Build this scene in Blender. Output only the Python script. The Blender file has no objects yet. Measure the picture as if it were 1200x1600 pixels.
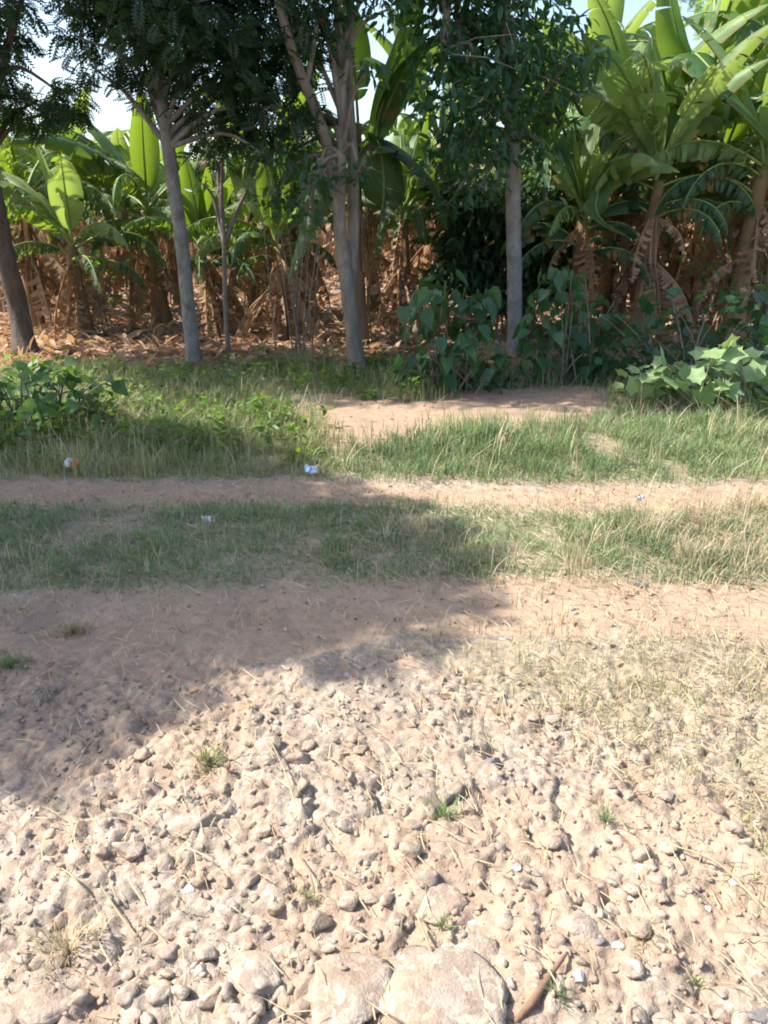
import bpy, math, random
import numpy as np
from mathutils import Vector, Matrix

# ---------------------------------------------------------------- camera, sky, sun, exposure
SC = bpy.context.scene
COL = SC.collection
H, F_PX, PITCH = 1.6, 1209.0, math.radians(21.24)
cam_d = bpy.data.cameras.new("camera")
cam = bpy.data.objects.new("camera", cam_d)
COL.objects.link(cam)
cam.location = (0, 0, H)
cam.rotation_euler = (math.pi / 2 - PITCH, 0, 0)
cam_d.sensor_fit = 'VERTICAL'
cam_d.sensor_height = 24
cam_d.lens = 24 * F_PX / 1600
cam_d.clip_start = 0.05
cam_d.clip_end = 2000
SC.camera = cam
SC.render.resolution_x, SC.render.resolution_y = 768, 1024

SUN_AZ, SUN_EL = math.radians(84), math.radians(48)      # azimuth to the left of straight ahead
SDIR = Vector((-math.sin(SUN_AZ) * math.cos(SUN_EL), math.cos(SUN_AZ) * math.cos(SUN_EL), math.sin(SUN_EL)))
world = bpy.data.worlds.new("World")
SC.world = world
world.use_nodes = True
wn = world.node_tree.nodes
bg = wn['Background']
sky = wn.new('ShaderNodeTexSky')
sky.sky_type = 'NISHITA'
sky.sun_disc = False
sky.sun_elevation = SUN_EL
sky.sun_rotation = -SUN_AZ
sky.air_density = 1.0
sky.dust_density = 2.0
world.node_tree.links.new(sky.outputs[0], bg.inputs[0])
bg.inputs[1].default_value = 0.13
sd = bpy.data.lights.new("sun", 'SUN')
sd.energy = 4.2
sd.angle = math.radians(0.55)
sd.color = (1.0, 0.93, 0.84)
sun = bpy.data.objects.new("sun", sd)
sun.rotation_euler = SDIR.to_track_quat('Z', 'Y').to_euler()
sun.location = SDIR * 50
COL.objects.link(sun)
SC.view_settings.view_transform = 'Standard'
SC.view_settings.look = 'None'
SC.view_settings.gamma = 1
SC.view_settings.exposure = 1.33
SC.cycles.max_bounces = 8
SC.cycles.transparent_max_bounces = 8
SC.cycles.filter_width = 1.9

random.seed(7)
CP, SP = math.cos(PITCH), math.sin(PITCH)

# ---------------------------------------------------------------- layout helpers
def ray(u, v):
    x, y = (u - 600) / F_PX, (800 - v) / F_PX
    return np.array([x, CP + y * SP, -SP + y * CP])
def G(u, v):
    r = ray(u, v); t = H / -r[2]
    return np.array([r[0] * t, r[1] * t, 0.0])
def at(u, v, Y):
    r = ray(u, v); t = Y / r[1]
    return np.array([r[0] * t, Y, H + r[2] * t])
def project(x, y, z=0.0):
    d = y * CP - (z - H) * SP
    up = y * SP + (z - H) * CP
    d = np.where(d < 0.05, 0.05, d)
    return 600 + F_PX * x / d, 800 - F_PX * up / d
def poly_in(u, v, poly):
    ins = np.zeros(u.shape, bool)
    n = len(poly)
    for i in range(n):
        x0, y0 = poly[i]; x1, y1 = poly[(i + 1) % n]
        if y0 == y1: continue
        c = ((y0 > v) != (y1 > v)) & (u < (x1 - x0) * (v - y0) / (y1 - y0) + x0)
        ins ^= c
    return ins
def hash2(i, j, s):
    h = (i.astype(np.int64) * 374761393 + j.astype(np.int64) * 668265263 + s * 1442695041) & 0xffffffff
    h = ((h ^ (h >> 13)) * 1274126177) & 0xffffffff
    return ((h ^ (h >> 16)) & 0xffff) / 65535.0
def vnoise(x, y, s=0):
    i, j = np.floor(x), np.floor(y)
    fx, fy = x - i, y - j
    fx, fy = fx * fx * (3 - 2 * fx), fy * fy * (3 - 2 * fy)
    a, b = hash2(i, j, s), hash2(i + 1, j, s)
    c, d = hash2(i, j + 1, s), hash2(i + 1, j + 1, s)
    return (a * (1 - fx) + b * fx) * (1 - fy) + (c * (1 - fx) + d * fx) * fy
def fbm(x, y, s=0, o=4):
    r, a, t = 0, 1.0, 0
    for k in range(o):
        r = r + a * vnoise(x * 2 ** k, y * 2 ** k, s + k); t += a; a *= .5
    return r / t
def worley(x, y, s):
    x = np.asarray(x, float); y = np.asarray(y, float)
    i, j = np.floor(x), np.floor(y); f1 = np.full(x.shape, 9.0); f2 = f1.copy(); c1 = np.zeros(x.shape); tl = np.zeros(x.shape)
    for a in (-1, 0, 1):
        for b in (-1, 0, 1):
            px_ = i + a + .1 + .8 * hash2(i + a, j + b, s); py_ = j + b + .1 + .8 * hash2(i + a, j + b, s + 5)
            d = np.hypot(px_ - x, py_ - y); hh = hash2(i + a, j + b, s + 9); an = 6.28 * hash2(i + a, j + b, s + 13)
            t_ = (x - px_) * np.cos(an) + (y - py_) * np.sin(an)
            n1 = d < f1
            f2 = np.where(n1, f1, np.minimum(f2, d)); c1 = np.where(n1, hh, c1); tl = np.where(n1, t_, tl); f1 = np.where(n1, d, f1)
    return f2 - f1, c1, tl
def clod_bed(x, y):
    wx = x + .05 * (fbm(x * 14, y * 14, 91, 3) - .5); wy = y + .05 * (fbm(x * 14, y * 14, 95, 3) - .5)
    out = 0
    for sc_, amp, sd_, thr in ((6.0, .020, 201, .50), (11, .014, 211, .42), (24, .011, 221, .32), (48, .006, 231, .25)):
        e, c, t = worley(wx * sc_, wy * sc_ * 1.15, sd_)
        m_ = np.clip((fbm(x * sc_ * .22, y * sc_ * .22, sd_ + 3, 2) - thr) / .12 + .5 * c, 0, 1)
        out = out + m_ * amp * (np.clip(e / .28, 0, 1) ** .6 * (.35 + .65 * c) + .8 * t - .3)
    return out
def bump1(y, c, w):
    return np.exp(-((y - c) / w) ** 2)
def height(x, y):
    x = np.asarray(x, float); y = np.asarray(y, float)
    z = 0.05 * (fbm(x * .5, y * .5, 11) - .5)
    z = z - 0.035 * bump1(y, 4.5 + .05 * np.sin(x), .32) - 0.03 * bump1(y, 3.0 + .06 * x, .3)
    z = z + 0.05 * np.clip((y - 4.9) / .6, 0, 1)
    z = z + 0.03 * (fbm(x * 2.2, y * 2.2, 31, 3) - .5)
    near = np.clip((3.2 - y) / .8, 0, 1) * np.clip((y + 2) / 1, 0, 1)
    z = z + near * (0.035 * (fbm(x * 9, y * 9, 51, 3) - .5) + 0.016 * (fbm(x * 31, y * 31, 61, 2) - .5))
    q = (near > 0) & (np.abs(x) < 3)
    if q.any():
        add = np.zeros(np.shape(z)); add[q] = (near * clod_bed(x, y) if not np.all(q) and False else near[q] * clod_bed(x[q], y[q])); z = z + add * np.clip((2.75 - y) / .5, 0, 1)
    z = z + (1 - near) * (0.018 * (fbm(x * 10, y * 10, 71, 3) - .5) + .012 * (np.abs(fbm(x * 4, y * 7, 75, 3) - .5) * -2 + .3))
    far = np.clip((y - 8.6) / 1.5, 0, 1)
    z = z + far * .12 * (fbm(x * .9, y * .9, 81, 3) - .5)
    return z
def hz(x, y): return float(height(np.array([x]), np.array([y]))[0])

# ---------------------------------------------------------------- materials
def newmat(name):
    m = bpy.data.materials.new(name); m.use_nodes = True
    nt = m.node_tree
    for n in list(nt.nodes): nt.nodes.remove(n)
    out = nt.nodes.new('ShaderNodeOutputMaterial')
    return m, nt, out
def node(nt, t, **kw):
    n = nt.nodes.new(t)
    for k, v in kw.items():
        if k.startswith('i_'):
            key = k[2:]
            n.inputs[int(key) if key.isdigit() else key.replace('_', ' ')].default_value = v
        else: setattr(n, k, v)
    return n
def c4(c): return (c[0], c[1], c[2], 1)
def mixc(nt, fac, a, b):
    n = nt.nodes.new('ShaderNodeMix'); n.data_type = 'RGBA'
    if hasattr(fac, 'is_output'): nt.links.new(fac, n.inputs[0])
    else: n.inputs[0].default_value = fac
    for idx, v in ((6, a), (7, b)):
        if hasattr(v, 'is_output'): nt.links.new(v, n.inputs[idx])
        else: n.inputs[idx].default_value = c4(v)
    return n.outputs[2]
def ramp(nt, src, p0, p1):
    n = nt.nodes.new('ShaderNodeMapRange'); n.inputs[1].default_value = p0; n.inputs[2].default_value = p1
    nt.links.new(src, n.inputs[0]); return n.outputs[0]
def attr(nt, name): return node(nt, 'ShaderNodeAttribute', attribute_name=name).outputs['Fac']
def noise(nt, scale, detail=4, coord='Object', rough=.6, stretch=None):
    if coord == 'Position': src = nt.nodes.new('ShaderNodeNewGeometry').outputs['Position']
    else: src = nt.nodes.new('ShaderNodeTexCoord').outputs[coord]
    if stretch:
        mp = nt.nodes.new('ShaderNodeMapping'); mp.inputs['Scale'].default_value = stretch
        nt.links.new(src, mp.inputs[0]); src = mp.outputs[0]
    n = node(nt, 'ShaderNodeTexNoise', i_Scale=scale, i_Detail=detail, i_Roughness=rough)
    nt.links.new(src, n.inputs[0]); return n.outputs[0]
def bump(nt, h, strength, dist):
    b = node(nt, 'ShaderNodeBump', i_Strength=strength, i_Distance=dist)
    nt.links.new(h, b.inputs['Height']); return b.outputs[0]

def leaf_mat(name, dark, light, trans, tfac=.4, rough=.45, spec=.4, vein=0, dead=None, alt=None, edge=None):
    m, nt, out = newmat(name)
    col = mixc(nt, attr(nt, 'tint'), dark, light)
    ob = nt.nodes.new('ShaderNodeObjectInfo')
    col = mixc(nt, ramp(nt, ob.outputs['Random'], 0, 2.2), col, light)
    nz = noise(nt, 6, 3)
    col = mixc(nt, ramp(nt, nz, .45, .9), col, [c * .55 for c in dark])
    if dead:
        col = mixc(nt, ramp(nt, noise(nt, 2.3, 5), .6, .68), col, dead)
    if alt: col = mixc(nt, ramp(nt, ob.outputs['Random'], .5, .75), col, mixc(nt, attr(nt, 'tint'), [c * .4 for c in alt], alt))
    if edge:
        uv_ = node(nt, 'ShaderNodeUVMap'); sx = node(nt, 'ShaderNodeSeparateXYZ'); nt.links.new(uv_.outputs[0], sx.inputs[0])
        ml = node(nt, 'ShaderNodeMath', operation='MULTIPLY_ADD'); nt.links.new(noise(nt, 9, 4), ml.inputs[0]); ml.inputs[1].default_value = .7
        nt.links.new(sx.outputs[1], ml.inputs[2]); col = mixc(nt, ramp(nt, ml.outputs[0], 1.22, 1.36), col, edge)
    p = node(nt, 'ShaderNodeBsdfPrincipled', i_Roughness=rough)
    p.inputs['Specular IOR Level'].default_value = spec
    nt.links.new(col, p.inputs['Base Color'])
    if vein:
        wv = node(nt, 'ShaderNodeTexWave', i_Scale=vein, i_Distortion=.6, bands_direction='X')
        uv = node(nt, 'ShaderNodeUVMap'); nt.links.new(uv.outputs[0], wv.inputs[0])
        nt.links.new(bump(nt, wv.outputs['Fac'], .35, .01), p.inputs['Normal'])
    t = node(nt, 'ShaderNodeBsdfTranslucent')
    nt.links.new(mixc(nt, attr(nt, 'tint'), [c * .7 for c in trans], trans), t.inputs[0])
    mx = node(nt, 'ShaderNodeMixShader'); mx.inputs[0].default_value = tfac
    nt.links.new(p.outputs[0], mx.inputs[1]); nt.links.new(t.outputs[0], mx.inputs[2])
    nt.links.new(mx.outputs[0], out.inputs[0]); return m
def solid_mat(name, a, b, scale=8, rough=.85, bs=.5, bd=.02, stretch=None, c=None, spec=.25):
    m, nt, out = newmat(name)
    nz = noise(nt, scale, 6, stretch=stretch, rough=.7)
    col = mixc(nt, ramp(nt, nz, .3, .7), a, b)
    if c: col = mixc(nt, ramp(nt, noise(nt, scale * .35, 4), .52, .66), col, c)
    ob = nt.nodes.new('ShaderNodeObjectInfo')
    col = mixc(nt, ramp(nt, ob.outputs['Random'], 0, 2.5), col, b)
    p = node(nt, 'ShaderNodeBsdfPrincipled', i_Roughness=rough)
    p.inputs['Specular IOR Level'].default_value = spec
    nt.links.new(col, p.inputs['Base Color'])
    nt.links.new(bump(nt, nz, bs, bd), p.inputs['Normal'])
    nt.links.new(p.outputs[0], out.inputs[0]); return m

def ground_mat():
    m, nt, out = newmat('ground_soil')
    n1, n2, n3 = noise(nt, 2.2, 6, 'Position', .7), noise(nt, 26, 6, 'Position', .7), noise(nt, 140, 3, 'Position')
    soil = mixc(nt, ramp(nt, n2, .3, .7), (.245, .195, .15), (.415, .345, .275))
    soil = mixc(nt, ramp(nt, n1, .4, .7), soil, (.41, .34, .275))
    def cells(sc_):
        vo = node(nt, 'ShaderNodeTexVoronoi', i_Scale=sc_); dn = node(nt, 'ShaderNodeVectorMath', operation='MULTIPLY_ADD')
        nn = node(nt, 'ShaderNodeTexNoise', i_Scale=30.0, i_Detail=3.0); gp_ = nt.nodes.new('ShaderNodeNewGeometry').outputs['Position']
        nt.links.new(gp_, nn.inputs[0]); nt.links.new(nn.outputs['Color'], dn.inputs[0]); dn.inputs[1].default_value = (.05, .05, .05)
        nt.links.new(gp_, dn.inputs[2]); nt.links.new(dn.outputs[0], vo.inputs['Vector'])
        sp = nt.nodes.new('ShaderNodeSeparateColor'); nt.links.new(vo.outputs['Color'], sp.inputs[0]); return sp.outputs
    ca, cb = cells(18.0), cells(55.0)
    soil = mixc(nt, ramp(nt, ca[0], .3, 1.5), soil, (.36, .235, .155))
    soil = mixc(nt, ramp(nt, ca[1], .55, 1.25), soil, (.22, .185, .155))
    soil = mixc(nt, ramp(nt, cb[0], .5, 1.3), soil, (.23, .165, .12))
    soil = mixc(nt, ramp(nt, cb[1], .75, 1.2), soil, (.56, .49, .39))
    pink = mixc(nt, ramp(nt, n2, .3, .75), (.32, .215, .145), (.45, .325, .23))
    col = mixc(nt, attr(nt, 'track'), soil, pink)
    thatch = mixc(nt, ramp(nt, n2, .35, .7), (.15, .14, .075), (.34, .30, .20))
    col = mixc(nt, attr(nt, 'cover'), col, thatch)
    lit = mixc(nt, ramp(nt, n2, .35, .65), (.14, .09, .065), (.42, .32, .25))
    col = mixc(nt, attr(nt, 'litter'), col, lit)
    col = mixc(nt, ramp(nt, n3, .62, .8), col, (.50, .43, .34))
    n4, n5 = noise(nt, .9, 7, 'Position', .75), noise(nt, 7, 5, 'Position', .7)
    col = mixc(nt, ramp(nt, n4, .52, .62), col, mixc(nt, .62, col, (.22, .17, .13)))
    col = mixc(nt, ramp(nt, n5, .56, .66), col, mixc(nt, .5, col, (.24, .18, .13)))
    p = node(nt, 'ShaderNodeBsdfPrincipled', i_Roughness=.95)
    p.inputs['Specular IOR Level'].default_value = .15
    nt.links.new(col, p.inputs['Base Color'])
    ad = node(nt, 'ShaderNodeMath', operation='ADD')
    nt.links.new(n2, ad.inputs[0]); nt.links.new(n3, ad.inputs[1])
    nt.links.new(bump(nt, ad.outputs[0], .5, .01), p.inputs['Normal'])
    nt.links.new(p.outputs[0], out.inputs[0]); return m

M = dict(
    ground=ground_mat(),
    banana=leaf_mat('banana_leaf', (.045, .12, .04), (.12, .24, .08), (.30, .46, .03), .42, .42, .5, vein=60, edge=(.25, .17, .07)),
    banana_old=leaf_mat('banana_leaf_old', (.03, .085, .045), (.06, .14, .06), (.22, .36, .04), .35, .4, .5, vein=60, dead=(.25, .16, .05)),
    rib=solid_mat('banana_rib', (.16, .22, .06), (.25, .30, .10), 12, .5),
    dry=leaf_mat('dry_leaf', (.18, .11, .065), (.68, .50, .35), (.56, .32, .16), .32, .8, .1, alt=(.48, .29, .17)),
    stem=solid_mat('banana_stem', (.08, .045, .025), (.27, .17, .09), 5, .7, .6, .03, (3, 3, .5), (.14, .17, .05)),
    bark=solid_mat('bark_grey', (.10, .085, .075), (.27, .235, .21), 14, .9, .8, .03, (1, 1, .35)),
    bark_pale=solid_mat('bark_pale', (.13, .12, .115), (.33, .31, .285), 16, .9, 1, .04, (1, 1, .5), (.12, .11, .09)),
    bark_dark=solid_mat('bark_dark', (.05, .04, .035), (.17, .135, .11), 12, .9, 1, .04, (1, 1, .35)),
    bark_brown=solid_mat('bark_brown', (.10, .085, .07), (.30, .255, .215), 10, .9, 1, .05, (1, 1, .3), (.13, .12, .09)),
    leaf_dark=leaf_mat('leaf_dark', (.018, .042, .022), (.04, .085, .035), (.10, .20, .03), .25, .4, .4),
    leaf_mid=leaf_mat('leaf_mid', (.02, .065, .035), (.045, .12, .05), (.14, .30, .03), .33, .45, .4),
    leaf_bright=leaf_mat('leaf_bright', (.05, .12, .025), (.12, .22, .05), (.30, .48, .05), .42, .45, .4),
    leaf_weed=leaf_mat('leaf_weed', (.04, .10, .035), (.11, .20, .07), (.22, .38, .06), .35, .5, .35),
    leaf_bush=leaf_mat('leaf_bush', (.022, .072, .032), (.05, .13, .05), (.12, .28, .05), .3, .42, .5),
    leaf_pale=leaf_mat('leaf_pale', (.20, .32, .12), (.36, .48, .24), (.34, .48, .14), .3, .55, .4),
    grass=leaf_mat('grass_blade', (.14, .20, .065), (.42, .43, .21), (.42, .47, .18), .35, .5, .3),
    grass_deep=leaf_mat('grass_deep', (.09, .18, .075), (.27, .35, .16), (.30, .42, .15), .35, .5, .3),
    straw=leaf_mat('straw_blade', (.38, .31, .17), (.62, .54, .36), (.5, .42, .25), .3, .6, .3),
    stone_dark=solid_mat('stone_dark', (.12, .11, .11), (.24, .22, .21), 14, .85, .5, .01),
    chalk=solid_mat('white_chip', (.55, .52, .46), (.74, .71, .65), 20, .7, .4, .01),
    wood=solid_mat('stick_wood', (.12, .07, .045), (.30, .19, .13), 20, .85, .6, .01),
    paper=solid_mat('paper_white', (.50, .51, .52), (.66, .67, .68), 10, .6, .3, .01),
    blue=solid_mat('wrapper_blue', (.14, .30, .48), (.34, .48, .60), 16, .4, .3, .01),
    red=solid_mat('wrapper_red', (.45, .10, .05), (.55, .20, .10), 16, .4, .3, .01),
)

M['clod'] = M['clod_grey'] = M['ground']
# ---------------------------------------------------------------- mesh helpers
def mesh_np(name, V, faces_flat, sizes, mats, tint=None, matidx=None, smooth=True, uv=None, extra=None):
    me = bpy.data.meshes.new(name)
    V = np.asarray(V, np.float32); faces_flat = np.asarray(faces_flat, np.int32); sizes = np.asarray(sizes, np.int32)
    me.vertices.add(len(V)); me.vertices.foreach_set('co', V.ravel())
    me.loops.add(len(faces_flat)); me.loops.foreach_set('vertex_index', faces_flat)
    me.polygons.add(len(sizes))
    me.polygons.foreach_set('loop_start', np.concatenate([[0], np.cumsum(sizes)[:-1]]).astype(np.int32))
    if matidx is not None: me.polygons.foreach_set('material_index', np.asarray(matidx, np.int32))
    me.update(calc_edges=True)
    if smooth: me.polygons.foreach_set('use_smooth', np.ones(len(sizes), bool))
    if tint is not None:
        a = me.attributes.new('tint', 'FLOAT', 'POINT'); a.data.foreach_set('value', np.asarray(tint, np.float32))
    for k, arr in (extra or {}).items():
        a = me.attributes.new(k, 'FLOAT', 'POINT'); a.data.foreach_set('value', np.asarray(arr, np.float32))
    if uv is not None:
        l = me.uv_layers.new(name='UVMap'); l.data.foreach_set('uv', np.asarray(uv, np.float32)[faces_flat].ravel())
    for m_ in (mats if isinstance(mats, (list, tuple)) else [mats]): me.materials.append(m_)
    me.validate()
    return me
class MB:
    def __init__(s): s.V, s.F, s.T, s.M, s.UV, s.n = [], [], [], [], [], 0
    def add(s, V, F, tint=.5, mat=0, uv=None):
        V = np.asarray(V, float); s.V.append(V)
        s.F += [tuple(i + s.n for i in f) for f in F]; s.M += [mat] * len(F)
        s.T.append(np.full(len(V), tint) if np.isscalar(tint) else np.asarray(tint))
        s.UV.append(np.zeros((len(V), 2)) if uv is None else np.asarray(uv)); s.n += len(V)
    def mesh(s, name, mats, smooth=True):
        flat = [i for f in s.F for i in f]
        return mesh_np(name, np.concatenate(s.V), flat, [len(f) for f in s.F], mats, np.concatenate(s.T), s.M, smooth, np.concatenate(s.UV))
def link(name, me, parent=None, loc=(0, 0, 0), rot=(0, 0, 0), sc=(1, 1, 1)):
    o = bpy.data.objects.new(name, me); COL.objects.link(o)
    if parent: o.parent = parent
    o.location = loc; o.rotation_euler = rot; o.scale = sc if hasattr(sc, '__len__') else (sc, sc, sc)
    return o
def tag(o, label=None, cat=None, group=None, kind=None):
    if label: o['label'] = label
    if cat: o['category'] = cat
    if group: o['group'] = group
    if kind: o['kind'] = kind
    return o
def empty(name, loc): return link(name, None, None, loc)

def tube(mb, pts, rad, seg=10, mat=0, tint=.5, wob=0.0, cap=True):
    P = np.asarray(pts, float); n = len(P)
    T = np.gradient(P, axis=0); T /= np.linalg.norm(T, axis=1)[:, None] + 1e-9
    a = np.array([1, 0, 0]) if abs(T[0][0]) < .8 else np.array([0, 1, 0])
    V = []; U = []
    for i in range(n):
        s_ = np.cross(T[i], a); s_ /= np.linalg.norm(s_) + 1e-9; b_ = np.cross(T[i], s_); a = np.cross(s_, T[i]) * -1 if False else a
        for k in range(seg):
            th = 2 * math.pi * k / seg
            r = rad[i] * (1 + wob * (random.random() - .5))
            V.append(P[i] + r * (math.cos(th) * s_ + math.sin(th) * b_)); U.append((k / seg, i / n))
    Fc = [(i * seg + k, i * seg + (k + 1) % seg, (i + 1) * seg + (k + 1) % seg, (i + 1) * seg + k) for i in range(n - 1) for k in range(seg)]
    if cap: Fc.append(tuple(range((n - 1) * seg, n * seg)))
    mb.add(V, Fc, tint, mat, U)
def smooth_path(pts, rad, n=5):
    """Catmull-Rom resample"""
    P = [np.asarray(p, float) for p in pts]; out, ro = [], []
    for i in range(len(P) - 1):
        p0, p1, p2, p3 = P[max(i - 1, 0)], P[i], P[i + 1], P[min(i + 2, len(P) - 1)]
        for k in range(n):
            t = k / n
            out.append(.5 * ((2 * p1) + (-p0 + p2) * t + (2 * p0 - 5 * p1 + 4 * p2 - p3) * t * t + (-p0 + 3 * p1 - 3 * p2 + p3) * t ** 3))
            ro.append(rad[i] * (1 - t) + rad[i + 1] * t)
    out.append(P[-1]); ro.append(rad[-1]); return out, ro

def rotmats(az, el, roll):
    """frames whose local X points along (az, el), rolled about it"""
    ca, sa, ce, se, cr, sr = np.cos(az), np.sin(az), np.cos(el), np.sin(el), np.cos(roll), np.sin(roll)
    X = np.stack([ca * ce, sa * ce, se], -1)
    Y0 = np.stack([-sa, ca, np.zeros_like(az)], -1)
    Z0 = np.cross(X, Y0)
    Y = Y0 * cr[:, None] + Z0 * sr[:, None]
    Z = -Y0 * sr[:, None] + Z0 * cr[:, None]
    return np.stack([X, Y, Z], -1)
def scatter(name, templ, pos, R, scale, mats, tint, smooth=False):
    TV, TF = templ; TV = np.asarray(TV, float); n = len(pos); k = len(TV)
    sc = np.asarray(scale, float)
    if sc.ndim == 1: sc = sc[:, None].repeat(3, 1)
    V = np.einsum('nij,nkj->nki', R, TV[None] * sc[:, None, :]) + np.asarray(pos)[:, None, :]
    flat = np.concatenate([np.array(f) for f in TF]); sizes = np.array([len(f) for f in TF])
    Fl = (flat[None] + (np.arange(n) * k)[:, None]).ravel()
    return mesh_np(name, V.reshape(-1, 3), Fl, np.tile(sizes, n), mats, np.repeat(tint, k), None, smooth)
def join_meshes(name, parts, mats):
    """parts: list of (templ, pos, R, scale, tint)"""
    Vs, Fs, Ss, Ts, off = [], [], [], [], 0
    for TV, TF, pos, R, sc, tint in parts:
        TV = np.asarray(TV, float); n = len(pos); k = len(TV)
        if n == 0: continue
        sc = np.asarray(sc, float)
        if sc.ndim == 1: sc = sc[:, None].repeat(3, 1)
        V = np.einsum('nij,nkj->nki', R, TV[None] * sc[:, None, :]) + np.asarray(pos)[:, None, :]
        flat = np.concatenate([np.array(f) for f in TF]); sizes = np.array([len(f) for f in TF])
        Fs.append((flat[None] + (np.arange(n) * k)[:, None]).ravel() + off); Ss.append(np.tile(sizes, n))
        Vs.append(V.reshape(-1, 3)); Ts.append(np.repeat(tint, k)); off += n * k
    return mesh_np(name, np.concatenate(Vs), np.concatenate(Fs), np.concatenate(Ss), mats, np.concatenate(Ts), None, False)

# leaf templates, along +X, unit length
L_SIMPLE = ([(0, 0, 0), (.3, .17, .05), (.62, .16, .03), (1, 0, -.1), (.62, -.16, .03), (.3, -.17, .05), (.5, 0, -.02)],
            [(0, 6, 2, 1), (6, 3, 2), (0, 5, 4, 6), (6, 4, 3)])
L_NARROW = ([(0, 0, 0), (.4, .11, .04), (1, 0, -.1), (.4, -.11, .04)], [(0, 2, 1), (0, 3, 2)])
L_HEART = ([(0, 0, 0), (-.06, .2, .02), (.12, .38, .05), (.42, .36, .03), (.75, .17, -.05), (1.05, 0, -.2),
            (.75, -.17, -.05), (.42, -.36, .03), (.12, -.38, .05), (-.06, -.2, .02), (.4, 0, -.04)],
           [(0, 10, 2, 1), (10, 3, 2), (10, 4, 3), (10, 5, 4), (0, 9, 8, 10), (10, 8, 7), (10, 7, 6), (10, 6, 5)])
def lobed():
    V = [(0, 0, 0)]; n = 15
    for k in range(n):
        a = -2.5 + 5.0 * k / (n - 1)
        r = .5 + (.14 if k % 3 == 1 else -.06) + .08 * math.cos(a)
        V.append((.42 + r * math.cos(a), r * math.sin(a), -.12 * r * abs(math.sin(2 * a))))
    c = len(V); V.append((.35, 0, -.06))
    Fc = [(c, i, i + 1) for i in range(1, n)] + [(c, n, 0), (c, 0, 1)]
    return V, Fc
L_LOBED = lobed()
def pinnate(n=7):
    V, Fc = [], []
    for i in range(n):
        x = .15 + .85 * i / n; l = .26 * math.sin(math.pi * (.25 + .65 * i / n)); z = -.22 * x * x
        for s in (-1, 1):
            b = len(V)
            V += [(x, 0, z), (x + l * .3 - .03, s * l * .5, z + .01), (x + l * .55, s * l, z - .06), (x + l * .45 + .05, s * l * .42, z - .01)]
            Fc.append((b, b + 1, b + 2, b + 3) if s > 0 else (b, b + 3, b + 2, b + 1))
    b = len(V); V += [(0, .006, 0), (0, -.006, 0), (1, 0, -.22)]; Fc.append((b, b + 1, b + 2)); return V, Fc
L_PINNATE = pinnate()
def blade(bend, w=.035):
    V = []; ts = (0, .45, .8)
    for t in ts: V += [(bend * t * t, -w * (1 - t * .6), t * (1 - .25 * bend * t)), (bend * t * t, w * (1 - t * .6), t * (1 - .25 * bend * t))]
    V.append((bend, 0, 1 - .25 * bend))
    return V, [(0, 1, 3, 2), (2, 3, 5, 4), (4, 5, 6)]
BL = [blade(.15), blade(.5), blade(.9, .03)]
def rz(a, tilt=None):
    n = len(a); R = np.zeros((n, 3, 3)); c, s = np.cos(a), np.sin(a)
    R[:, 0, 0] = c; R[:, 0, 1] = -s; R[:, 1, 0] = s; R[:, 1, 1] = c; R[:, 2, 2] = 1
    return R

# ---------------------------------------------------------------- zones of the ground, by outline
Z_TRACKB = [(-900, 745), (0, 745), (500, 755), (900, 757), (2200, 745), (2200, 800), (1000, 800), (600, 790), (0, 788), (-900, 788)]
Z_TRACKF = [(-900, 925), (0, 920), (500, 905), (800, 900), (2200, 890), (2200, 1000), (1200, 1000), (900, 985), (600, 1000), (300, 1060), (0, 1080), (-900, 1100)]
Z_LEFT = [(-1500, 590), (0, 592), (150, 588), (330, 592), (385, 588), (425, 640), (500, 684), (530, 742), (300, 744), (100, 742), (-1500, 738)]
Z_RIGHT = [(522, 744), (535, 716), (620, 690), (740, 682), (940, 674), (985, 650), (1200, 640), (2600, 640), (2600, 745), (1200, 742), (900, 750), (640, 742)]
Z_BACK = [(380, 575), (640, 575), (700, 600), (690, 636), (560, 632), (440, 622)]
Z_BACKR = [(700, 560), (2600, 540), (2600, 650), (970, 650), (930, 615), (720, 612)]
Z_MED = [(-1500, 790), (0, 788), (600, 792), (1000, 805), (1400, 795), (2600, 800), (2600, 900), (1200, 905), (850, 900), (600, 905), (260, 912), (0, 915), (-1500, 920)]
Z_LOW = [(640, 1015), (880, 985), (1200, 1002), (2600, 1010), (2600, 1600), (1400, 1500), (1230, 1420), (1120, 1250), (1000, 1180), (880, 1110), (760, 1060)]
DIRT = [(415, 640), (560, 630), (700, 622), (860, 606), (940, 625), (975, 645), (940, 672), (720, 684), (590, 712), (520, 715), (455, 676)]

def axis(parts):
    out = []
    for a, b, s in parts: out += list(np.arange(a, b, s))
    return np.array(out)
gx = axis([(-900, -100, 100), (-100, -30, 8), (-30, -12, 1.2), (-12, -5, .2), (-5, -2, .05), (-2, 2, .008), (2, 5, .05), (5, 12, .2), (12, 30, 1.2), (30, 100, 8), (100, 901, 100)])
gy = axis([(-900, -100, 100), (-100, -20, 8), (-20, -3, .8), (-3, .6, .08), (.6, 2.9, .008), (2.9, 9.5, .035), (9.5, 16, .12), (16, 40, .8), (40, 100, 8), (100, 901, 100)])
XX, YY = np.meshgrid(gx, gy); x, y = XX.ravel(), YY.ravel()
z = height(x, y)
u, v = project(x, y); v = np.where(y < .7, 1700, v)
ju = u + (60 + .22 * np.clip(v - 900, 0, 700)) * (fbm(x * 3, y * 3, 5) - .5); jv = v + (16 + .03 * np.clip(v - 700, 0, 900)) * (fbm(x * 4, y * 4, 9) - .5) * 1.6
cover = np.zeros(len(x))
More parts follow.
